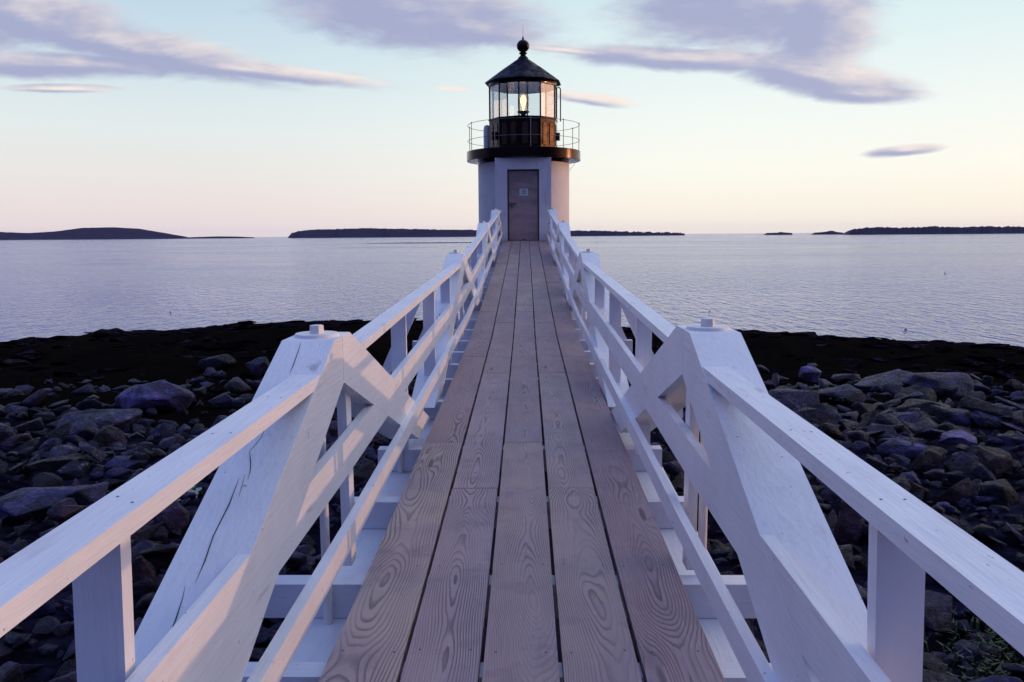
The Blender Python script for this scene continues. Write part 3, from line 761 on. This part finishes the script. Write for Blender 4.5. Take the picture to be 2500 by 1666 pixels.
# rock prototypes
def rock_mesh(seed, elong=(1, 1, 1), npts=16, bev=.09, detail=True, disp=.035):
    rnd = random.Random(seed); bm = bmesh.new()
    for _ in range(npts):
        v = Vector((rnd.gauss(0, 1), rnd.gauss(0, 1), rnd.gauss(0, 1))).normalized() * rnd.uniform(.82, 1.0)
        bm.verts.new((v.x * elong[0], v.y * elong[1], v.z * elong[2]))
    r = bmesh.ops.convex_hull(bm, input=bm.verts)
    loose = [v for v in bm.verts if not v.link_faces]; bmesh.ops.delete(bm, geom=loose, context='VERTS')
    bmesh.ops.dissolve_limit(bm, angle_limit=R(14), verts=bm.verts, edges=bm.edges)
    if detail:
        bmesh.ops.bevel(bm, geom=bm.edges[:], offset=bev, segments=2, profile=.5, affect='EDGES', clamp_overlap=True)
        bmesh.ops.triangulate(bm, faces=bm.faces)
        es = [e for e in bm.edges if e.calc_length() > .25]
        bmesh.ops.subdivide_edges(bm, edges=es, cuts=2, use_grid_fill=False); bmesh.ops.triangulate(bm, faces=bm.faces)
        for v in bm.verts:
            k = noise.noise(v.co * 1.8 + Vector((seed, 0, 0))) * disp * 2.2 + noise.noise(v.co * 5.0 + Vector((0, seed, 0))) * disp
            v.co += v.co.normalized() * k
    else:
        bmesh.ops.bevel(bm, geom=bm.edges[:], offset=bev, segments=1, profile=.5, affect='EDGES', clamp_overlap=True)
        bmesh.ops.triangulate(bm, faces=bm.faces)
    bmesh.ops.recalc_face_normals(bm, faces=bm.faces)
    me = bpy.data.meshes.new('rock'); bm.to_mesh(me); bm.free()
    for f in me.polygons: f.use_smooth = True
    me.set_sharp_from_angle(angle=R(34))
    return me
def xy_on_ground(px, py):
    d = ray(px, py); t = 1.5
    while t < 80:
        p = CAMP + d * t
        if p.z < ground(p.x, p.y): return p
        t += .03
    return None
def put_rock(px, py, wpx, hpx, rot, material, seed, depth=.8, npts=18, bev=.12, label=None, group=None, tilt=0.0, name='boulder'):
    p = xy_on_ground(px, py)
    if p is None: return None
    dist = (p - CAMP).dot(fw); w = wpx / F * dist / 2; h = hpx / F * dist * .95
    me = rock_mesh(seed, (1, depth, .62), npts, bev); me.materials.append(material)
    o = link(name, me)
    k = .62
    o.scale = (w, w, h * .62 / k / 1.0 * 1.15); o.rotation_euler = (random.uniform(-.08, .08), tilt, rot)
    o.location = (p.x, p.y + w * depth * .5, p.z + h * .30)
    tag(o, label, 'boulder', group)
    return o
BIG = [  # base-centre x, base y, width, height, turn, material, seed, label
    (368, 1005, 200, 76, .1, ROCKP, 11, 'large smooth pale grey boulder alone on the black ledge left of the bridge', .05, 40, .3),
    (520, 905, 105, 48, -.2, ROCK, 12, 'blue-grey boulder with pointed top just left of the near left truss cap', -.25, 18, .1),
    (628, 920, 70, 55, .4, ROCK, 13, 'dim rounded boulder beside the near left truss, behind the timber', 0, 18, .12),
    (225, 1060, 260, 60, .05, ROCKV, 14, 'long flat layered slab below the big pale boulder on the left shore', 0, 20, .08),
    (250, 1100, 105, 62, .5, ROCKB, 15, 'rounded reddish brown boulder in front of the layered slab on the left', 0, 22, .16),
    (540, 995, 95, 34, -.1, ROCK, 16, 'low grey rock right of the large pale boulder', 0, 16, .1),
    (125, 1160, 180, 42, .15, ROCK, 17, 'long low dark rock at the left edge above the bare slab', -.1, 16, .1),
    (170, 1170, 100, 52, .3, ROCKV, 18, 'mottled grey rock in front of the long low rock on the left', 0, 18, .14),
    (300, 1155, 130, 40, -.1, ROCKBL, 19, 'flat bluish slab under the left handrail', .05, 14, .07),
    (410, 1310, 110, 90, .2, ROCKT, 20, 'rounded brown boulder with ochre patches behind the near left post', 0, 26, .2),
    (345, 1450, 80, 100, .4, ROCKT, 21, 'tan upright boulder right beside the near left post', 0, 20, .14),
    (75, 1500, 80, 62, .4, ROCKP, 22, 'small pale round stone at the lower left left of the post', 0, 26, .2),
    (880, 1190, 150, 60, .1, ROCKB, 23, 'red-brown rock seen between the low rail and the mid rail on the left', 0, 18, .1),
    (1978, 930, 95, 40, -.1, ROCKP, 31, 'pale blocky rock on the dark ledge right of the right truss cap', .1, 14, .08),
    (2070, 935, 95, 26, .1, ROCK, 32, 'low flat rock right of the pale blocky rock on the dark ledge', 0, 16, .1),
    (2190, 960, 190, 60, .1, ROCKV, 33, 'long rock patched with white quartz in the middle of the right shore', -.08, 20, .1),
    (2330, 965, 230, 58, -.05, ROCKBL, 34, 'long smooth bluish slab near the right edge behind the rubble', .06, 18, .08),
    (2215, 1055, 100, 74, .2, ROCKBL, 35, 'blue-grey flat-faced rock shaped like a shield on the right shore', .1, 11, .05),
    (2140, 1050, 90, 60, -.5, ROCK, 36, 'slanting grey rock leaning on the shield-shaped rock', -.5, 13, .07),
    (2215, 1120, 150, 56, .0, ROCKP, 37, 'wide grey rock with granular top right of the right handrail', .0, 16, .09),
    (2270, 1160, 150, 88, .3, ROCKB, 38, 'dark brown angular boulder with split pale end on the right shore', .1, 12, .05),
    (2420, 1165, 140, 96, -.2, ROCKB, 39, 'big almost black angular boulder at the right edge', -.15, 12, .05),
    (2110, 1110, 70, 34, .2, ROCK, 40, 'small olive grey rock left of the wide granular rock', 0, 18, .14),
    (2225, 1190, 72, 42, -.4, ROCKV, 41, 'elongated cobble with speckled crust below the split boulder', -.35, 20, .16),
    (2235, 1225, 66, 42, .3, ROCKBL, 42, 'small blue faceted rock against the upper edge of the right handrail', 0, 10, .05),
    (2340, 1235, 120, 90, .2, ROCKB, 43, 'broad red-brown boulder right of the blue faceted rock', 0, 14, .08),
    (2450, 1235, 130, 75, -.2, ROCK, 44, 'dark domed boulder at the right edge below the black one', .1, 20, .12),
    (2305, 1255, 44, 34, .2, ROCKP, 45, 'small rounded olive stone touching the right handrail', 0, 26, .2),
    (2358, 1245, 50, 38, .2, ROCKV, 46, 'small rock crusted with white beside the rounded olive stone', 0, 20, .14),
    (2075, 1330, 80, 150, .2, ROCKT, 47, 'tall pinkish tan boulder between the right timber and the near right post', 0, 18, .12),
    (1780, 1440, 78, 44, .2, ROCKV, 48, 'crusted grey rock under the right truss beside the king rod', 0, 20, .14),
    (1960, 1010, 190, 62, .1, ROCKV, 61, 'wide dark slab streaked with white just right of the right timber', .05, 14, .06),
    (2060, 985, 150, 44, -.2, ROCKV, 62, 'broken slab with white quartz lines above the wide dark slab', -.05, 12, .05),
    (2010, 1065, 230, 58, .0, ROCKBL, 63, 'long dark bluish ledge slab below the white-streaked slabs', .04, 14, .06),
    (2290, 1020, 200, 44, .05, ROCKB, 64, 'low dark slab between the quartz rock and the shield-shaped rock', .08, 12, .05),
    (2440, 1040, 150, 60, -.1, ROCKBL, 65, 'blue-grey jagged rock at the right edge above the black boulder', -.1, 12, .05),
    (2350, 1085, 110, 34, .3, ROCKP, 66, 'pale pebble-shaped rock above the split boulder', 0, 22, .16),
    (90, 1270, 330, 60, .05, ROCKBL, 67, 'broad bare bluish slab at the left edge above the left handrail', .03, 14, .06),
    (30, 1110, 110, 60, .1, ROCK, 68, 'rounded rock cut off by the left edge of the picture', 0, 20, .12),
    (420, 1100, 100, 36, .3, ROCK, 69, 'small low rock wedged right of the layered slab on the left', 0, 14, .08),
    (1985, 900, 40, 14, .2, ROCKP, 49, 'small pale stone behind the pale blocky rock', 0, 18, .14),
    (2080, 1270, 62, 52, .2, ROCK, 50, 'rounded cobble seen in the gap under the right handrail', 0, 24, .18),
    (2360, 1620, 80, 60, .2, ROCKP, 51, 'grey rounded stone among weeds at the lower right', 0, 20, .16),
    (2400, 1580, 70, 44, .2, ROCKT, 52, 'pale brown stone just above the weeds at the lower right', 0, 20, .16),
]
SHORT = {11: 'large smooth pale boulder', 12: 'pointed blue-grey boulder', 13: 'dim boulder beside the left truss', 14: 'flat layered slab', 15: 'rounded reddish boulder', 16: 'low rock by the pale boulder',
 17: 'long low rock at the left edge', 18: 'mottled grey rock', 19: 'bluish slab under the left handrail', 20: 'brown boulder with ochre patches', 21: 'tan boulder by the left post', 22: 'pale round stone at lower left',
 23: 'red-brown rock between the left rails', 31: 'pale blocky rock', 32: 'low flat rock on the right ledge', 33: 'quartz-patched long rock', 34: 'long smooth bluish slab', 35: 'shield-shaped rock', 36: 'slanting grey rock', 37: 'wide granular rock',
 38: 'brown boulder with split end', 39: 'big almost black boulder', 40: 'small olive grey rock', 41: 'speckled long cobble', 42: 'blue faceted rock', 43: 'broad red-brown boulder', 44: 'dark domed boulder', 45: 'rounded olive stone',
 46: 'rock crusted with white', 47: 'tall pinkish tan boulder', 48: 'crusted rock by the king rod', 49: 'small pale stone', 50: 'cobble under the right handrail', 51: 'grey stone among the weeds', 52: 'pale brown stone above the weeds',
 61: 'white-streaked dark slab', 62: 'slab with quartz lines', 63: 'long bluish ledge slab', 64: 'low dark slab', 65: 'jagged rock at the right edge', 66: 'pale pebble-shaped rock', 67: 'broad bare slab at the left edge', 68: 'rock cut by the left edge', 69: 'small wedged rock'}
for (px, py, w, h, rot, m_, sd_, lab, tl, npt, bv) in BIG:
    put_rock(px, py, w, h, rot, m_, sd_, .8, npt, bv, lab, None, tl)
protos = []
for i in range(12):
    me = rock_mesh(100 + i, (1, random.uniform(.6, .95), random.uniform(.42, .75)), random.choice([8, 9, 11, 13, 18, 26]), random.choice([.03, .05, .08, .14]))
    me.materials.append(ROCK if i % 6 else ROCKV); protos.append(me)
def blocked(px, py, rad):
    for t in BIG:
        if abs(px - t[0]) < (t[2] + rad) * .45 and t[1] - t[3] * 1.2 < py < t[1] + t[3] * .15: return True
    return False
cnt = 0; tries = 0; placed = []; ROCKS = []
while cnt < 262 and tries < 9000:
    tries += 1
    if random.random() < .42: px, py = random.uniform(0, 900), random.uniform(1010, 1666)
    else: px, py = random.uniform(1720, 2500), random.uniform(905, 1666)
    if px < 900 and py > 1640 - px * .2 and random.random() < .3: continue
    big_ = random.uniform(32, 86) * (.55 + .75 * (py - 850) / 800)
    if px < 900 and py < 1200 and random.random() < .5: continue
    if 0 < px < 330 and 1190 < py < 1330: continue
    if blocked(px, py, big_): continue
    if any(abs(px - a) < (big_ + c) * .36 and abs(py - b_) < (big_ + c) * .26 for a, b_, c in placed): continue
    p = xy_on_ground(px, py)
    if p is None or p.y > 26: continue
    if abs(p.x) < .9 and any(abs(p.y - q) < .6 for q in (6.07, 12.15)): continue
    dist = (p - CAMP).dot(fw); w = big_ / F * dist / 2
    o = link('shore_rock', protos[cnt % 12]); s3 = random.uniform(.8, 1.2)
    o.scale = (w, w * random.uniform(.8, 1.2), w * s3); o.rotation_euler = (random.uniform(-.35, .35), random.uniform(-.35, .35), random.uniform(0, 6.28))
    o.location = (p.x, p.y, p.z + w * .18)
    side = 'left' if p.x < 0 else 'right'
    tag(o, 'dark weathered loose rock on the %s shore beside the bridge' % side, 'rock', 'loose rocks on the %s shore' % side)
    placed.append((px, py, big_)); ROCKS.append((o, px, py, cnt % 12, s3)); cnt += 1
near_ = {}
for (o, px, py, pi_, s3) in ROCKS:                # say which rock it is by the landmark rock it lies nearest to
    bb = min(BIG, key=lambda t: (t[0] - px) ** 2 + 2.0 * (t[1] - t[3] * .4 - py) ** 2)
    ddx, ddy = px - bb[0], (py - bb[1] + bb[3] * .4) * 1.4
    dr = ('left of' if ddx < 0 else 'right of') if abs(ddx) > abs(ddy) else ('behind' if ddy < 0 else 'in front of')
    near_.setdefault((bb[6], dr), []).append((ddx * ddx + ddy * ddy, o, pi_, s3))
ORD = ['nearest', 'second', 'third', 'fourth', 'fifth', 'sixth', 'seventh', 'eighth', 'ninth', 'tenth', 'eleventh', 'twelfth', 'thirteenth', 'fourteenth', 'fifteenth', 'sixteenth', 'seventeenth', 'eighteenth', 'nineteenth', 'twentieth']
for (sd_, dr), L_ in near_.items():
    for k, (_, o, pi_, s3) in enumerate(sorted(L_, key=lambda q: q[0])):
        o['label'] = 'loose rock, %s %s the %s' % (ORD[min(k, 19)], dr, SHORT[sd_])
# the countless smaller stones: one object
lows = [rock_mesh(300 + i, (1, random.uniform(.6, 1), random.uniform(.3, .7)), random.choice([7, 8, 10, 13]), random.choice([.05, .09, .14]), False) for i in range(8)]
lw_ = [([tuple(v.co) for v in m_.vertices], [tuple(f.vertices) for f in m_.polygons]) for m_ in lows]
V, Fc = [], []
for i in range(9400):
    if i < 8000:
        y = random.uniform(1.0, 15) if random.random() < .78 else random.uniform(12, 23); x = random.uniform(-13, 14) if y < 15 else random.uniform(-14, 17)
        if x < -1 and y > 13 and random.random() < .45: continue
        if x > 0 and y > 13: x *= 1.1
        s_ = random.uniform(.05, .19) * (1.5 if y > 13 else 1) * (1 + random.random() ** 4 * 1.2)
    else:
        y = random.uniform(.5, 12); x = random.uniform(-4.5, 4.5); s_ = random.uniform(.04, .16)
    vv, ff = random.choice(lw_); mt = Matrix.LocRotScale(Vector((x, y, ground(x, y) + s_ * random.uniform(.0, .6))), Euler((random.uniform(-.6, .6), random.uniform(-.6, .6), random.uniform(0, 6.28))), Vector((s_, s_, s_)))
    b0 = len(V); V += [tuple(mt @ Vector(q)) for q in vv]; Fc += [tuple(k + b0 for k in f) for f in ff]
me = bpy.data.meshes.new('cobbles'); me.from_pydata(V, [], Fc); me.materials.append(ROCK)
for f in me.polygons: f.use_smooth = True
o = link('cobbles', me); o['kind'] = 'stuff'; tag(o, 'dark cobbles and rubble covering the shore under and beside the bridge', 'cobbles')
for m_ in lows: bpy.data.meshes.remove(m_)
# broken slabs that roughen the ledge and its skyline
slabs = [rock_mesh(700 + i, (1, random.uniform(.5, .9), random.uniform(.18, .4)), random.choice([7, 8, 10]), .05, False) for i in range(8)]
sl_ = [([tuple(v.co) for v in m_.vertices], [tuple(f.vertices) for f in m_.polygons]) for m_ in slabs]
V, Fc = [], []
for i in range(900):
    if i < 330: y = random.uniform(32.3, 34.6); s_ = random.uniform(.2, .62); lift = .0
    else: y = random.uniform(16, 33); s_ = random.uniform(.2, .9); lift = .0
    x = random.uniform(-24, 24)
    if abs(x) < 3 and y < 30: continue
    vv, ff = random.choice(sl_); mt = Matrix.LocRotScale(Vector((x, y, ground(x, y) + s_ * lift - .03)), Euler((random.uniform(-.14, .10), random.uniform(-.10, .10), random.uniform(-.5, .5))), Vector((s_ * 1.5, s_, s_ * (.55 if i < 330 else .8))))
    b0 = len(V); V += [tuple(mt @ Vector(q)) for q in vv]; Fc += [tuple(k + b0 for k in f) for f in ff]
me = bpy.data.meshes.new('ledge_slabs'); me.from_pydata(V, [], Fc)
SLAB, b, p_ = mat('wet_black_slab', (.008, .007, .011), .8); p_.inputs['Specular IOR Level'].default_value = .0
g = b.n('ShaderNodeNewGeometry').outputs['Position']; n1 = nz_(b, vmul(b, g, (1, 1, 6)), 1.3, 6.0, .7, .8)
b.t.links.new(b.mix(b.step(n1, .48, .72), (.002, .0016, .0025, 1), (.040, .029, .055, 1)), p_.inputs['Base Color']); bump(b, p_, n1, 1.0, .12)
me.materials.append(SLAB); o = link('rocky_ledge_slabs', me); o['kind'] = 'structure'
for m_ in slabs: bpy.data.meshes.remove(m_)
# tide pool
p = xy_on_ground(420, 1215)
bm = bmesh.new(); pts = []
for i in range(22):
    t = 2 * math.pi * i / 22; r_ = 1 + .35 * noise.noise(Vector((math.cos(t) * 1.3, math.sin(t) * 1.3, 2)))
    pts.append(bm.verts.new((p.x + .62 * r_ * math.cos(t), p.y + .5 * r_ * math.sin(t), p.z + .07)))
bm.faces.new(pts)
o = bm_obj('tide_pool', bm, mat('pool_water', (.02, .04, .06), .04, IOR=1.33)[0]); o['kind'] = 'structure'
# weeds at the lower right
LEAF, b, p_ = mat('weed_leaf', (.022, .045, .012), .6)
bm = bmesh.new(); rnd = random.Random(5)
for i in range(420):
    px, py = rnd.gauss(2440, 75), rnd.gauss(1625, 50)
    q = xy_on_ground(min(max(px, 2260), 2600), min(max(py, 1500), 1760))
    if q is None: continue
    a = rnd.uniform(0, 6.28); h = rnd.uniform(.05, .16); d = Vector((math.cos(a), math.sin(a), 0)); w = Vector((-d.y, d.x, 0)) * rnd.uniform(.004, .010)
    q1 = q + d * h * .25 + Vector((0, 0, h * .8)); q2 = q + d * h * .8 + Vector((0, 0, h))
    v = [bm.verts.new(k) for k in (q - w, q + w, q1 + w * 1.6, q1 - w * 1.6, q2)]
    bm.faces.new((v[0], v[1], v[2], v[3])); bm.faces.new((v[3], v[2], v[4]))
o = bm_obj('weeds', bm, LEAF); o['kind'] = 'stuff'; tag(o, 'dark green weeds growing between stones at the lower right', 'weeds')

# ------------------------------------------------------------------ far islands
def isle_mat():
    m, b, p = mat('wooded_island', (.03, .03, .05), .9)
    g = b.n('ShaderNodeNewGeometry').outputs['Position']; n = nz_(b, vmul(b, g, (.02, .02, .08)), 1.0, 5.0, .7)
    c = b.mix(b.step(n, .35, .7), (.016, .015, .050, 1), (.040, .034, .085, 1)); b.t.links.new(c, p.inputs['Base Color'])
    return m
ISLE = isle_mat()
def island(D, prof, base_y, rough, seed, step_px=3, name='island', label=None):
    rnd = random.Random(seed)
    def topy(px):
        for (xa, ya), (xb, yb) in zip(prof, prof[1:]):
            if px <= xb: return ya + (yb - ya) * (px - xa) / max(1e-6, xb - xa)
        return prof[-1][1]
    bm = bmesh.new(); rows = []
    x0, x1 = prof[0][0], prof[-1][0]; n = max(6, int((x1 - x0) / step_px))
    for i in range(n + 1):
        px = x0 + (x1 - x0) * i / n; q = hit(px, topy(px), (0, D, 0), (0, 1, 0)); h = max(.1, q.z)
        e = 1.0 if 0 < i < n else 0.0
        h = h * (1 + 0 * rnd.random()) + e * rough * (rnd.random() + .8 * noise.noise(Vector((px * .09, seed, 0))))
        h = max(.3 * e, h) * (1.0 if e else .3)
        dd = max(20, h * 6)
        rows.append([bm.verts.new(v) for v in ((q.x, D - h * .6, -.5), (q.x, D - h * .35, h * .35), (q.x, D, h), (q.x + 3, D + dd * .5, h * .7), (q.x, D + dd, -.5))])
    for A, Bv in zip(rows, rows[1:]):
        for k in range(4): bm.faces.new((A[k], Bv[k], Bv[k + 1], A[k + 1]))
    o = bm_obj(name, bm, ISLE); o['kind'] = 'structure'
    return o
island(3400, [(-700, 572), (-300, 560), (0, 567), (70, 569.5), (133, 566), (200, 557), (276, 555.5), (340, 559), (393, 568), (440, 576), (470, 582)], 585, .8, 1, 4)
island(3400, [(455, 580), (500, 578.5), (535, 577.5), (580, 578), (620, 580)], 581, .3, 2)
island(3000, [(703, 579), (712, 570), (730, 565.5), (760, 562), (820, 560.5), (895, 558), (960, 559.5), (1100, 562), (1165, 562.5), (1250, 563), (1330, 566)], 580, 2.4, 3, 3)
island(2600, [(1330, 566), (1400, 565), (1440, 564.5), (1500, 566), (1560, 568), (1610, 569), (1650, 570), (1672, 572)], 574, 3.6, 4, 2)
island(2300, [(1870, 569.5), (1900, 568.5), (1906, 567), (1920, 568.5), (1935, 569.5)], 570, .5, 5, 2)
island(2300, [(1985, 569), (2005, 567.5), (2020, 566), (2026, 564), (2034, 564), (2040, 566.5), (2060, 569)], 570, .6, 6, 2)
island(1900, [(2072, 569), (2085, 562), (2110, 559), (2150, 557), (2200, 558.5), (2240, 558), (2290, 555), (2294, 560), (2300, 556), (2350, 558), (2400, 555.5), (2460, 556), (2500, 556), (2700, 553), (3100, 556)], 569, 3.4, 7, 2)
def skerry(px0, px1, py, D, h, seed):
    a, b_ = hit(px0, py, (0, D, 0), (0, 1, 0)), hit(px1, py, (0, D, 0), (0, 1, 0))
    bm = bmesh.new(); rows = []; n = max(5, int((px1 - px0) / 4))
    for i in range(n + 1):
        t = i / n; x = a.x + (b_.x - a.x) * t; e = math.sin(math.pi * t) ** .4
        hh = h * e * (.45 + .8 * abs(noise.noise(Vector((i * .7, seed, 0))))); w = 2 + 6 * e
        rows.append([bm.verts.new(v) for v in ((x, D - w, -.3), (x, D - w * .4, hh), (x, D + w * .4, hh * .9), (x, D + w, -.3))])
    for A, Bv in zip(rows, rows[1:]):
        for k in range(3): bm.faces.new((A[k], Bv[k], Bv[k + 1], A[k + 1]))
    o = bm_obj('skerry', bm, ISLE); o['kind'] = 'structure'
skerry(893, 1210, 594, 600, .9, 1)
for px, lab in ((1457, 'low dark rock awash right of the lighthouse, left one of two'), (1474, 'low dark rock awash right of the lighthouse, right one of two')):
    q = hit(px, 592, (0, 0, 0), (0, 0, 1)); me = rock_mesh(600 + px, (1, .8, .5), 14, .1); me.materials.append(ISLE)
    o = link('sea_rock', me); o.location = (q.x, q.y, .1); o.scale = (.9, .9, .9); tag(o, lab, 'rock')
# mooring buoys
BUOY = mat('dark_buoy', (.02, .018, .03), .5)[0]
for px, py, s_, lab in ((416, 764, .065, 'dark buoy floating left of the bridge near the ledge'), (2211, 806, .07, 'dark buoy floating off the right shore close to the ledge'), (2307, 668, .10, 'tiny dark buoy far out on the water at the right'), (1733, 760, .05, 'tiny dark buoy above the right truss cap')):
    q = hit(px, py, (0, 0, 0), (0, 0, 1)); bm = bmesh.new()
    lathe(bm, (q.x, q.y, 0), [(.3 * s_, -.6 * s_), (.9 * s_, -.2 * s_), (s_, .4 * s_), (.7 * s_, 1.1 * s_), (.15 * s_, 1.4 * s_)], 14)
    o = bm_obj('buoy', bm, BUOY, None, (q.x, q.y, 0)); tag(o, lab, 'buoy', None)

# ------------------------------------------------------------------ evening haze over the bay
hm = bpy.data.materials.new('haze'); hm.use_nodes = True; hm.node_tree.nodes.clear(); b = NB(hm.node_tree)
pv = b.n('ShaderNodeVolumePrincipled', {'Color': (.62, .66, .95, 1), 'Density': .000028, 'Anisotropy': 0.0})
ho = b.n('ShaderNodeOutputMaterial'); b.t.links.new(pv.outputs[0], ho.inputs['Volume'])
bm = bmesh.new(); box(bm, -6000, 6000, -6000, 6000, -3, 60)
o = bm_obj('haze', bm, hm); o['kind'] = 'stuff'; tag(o, 'thin evening haze over the bay', 'haze')
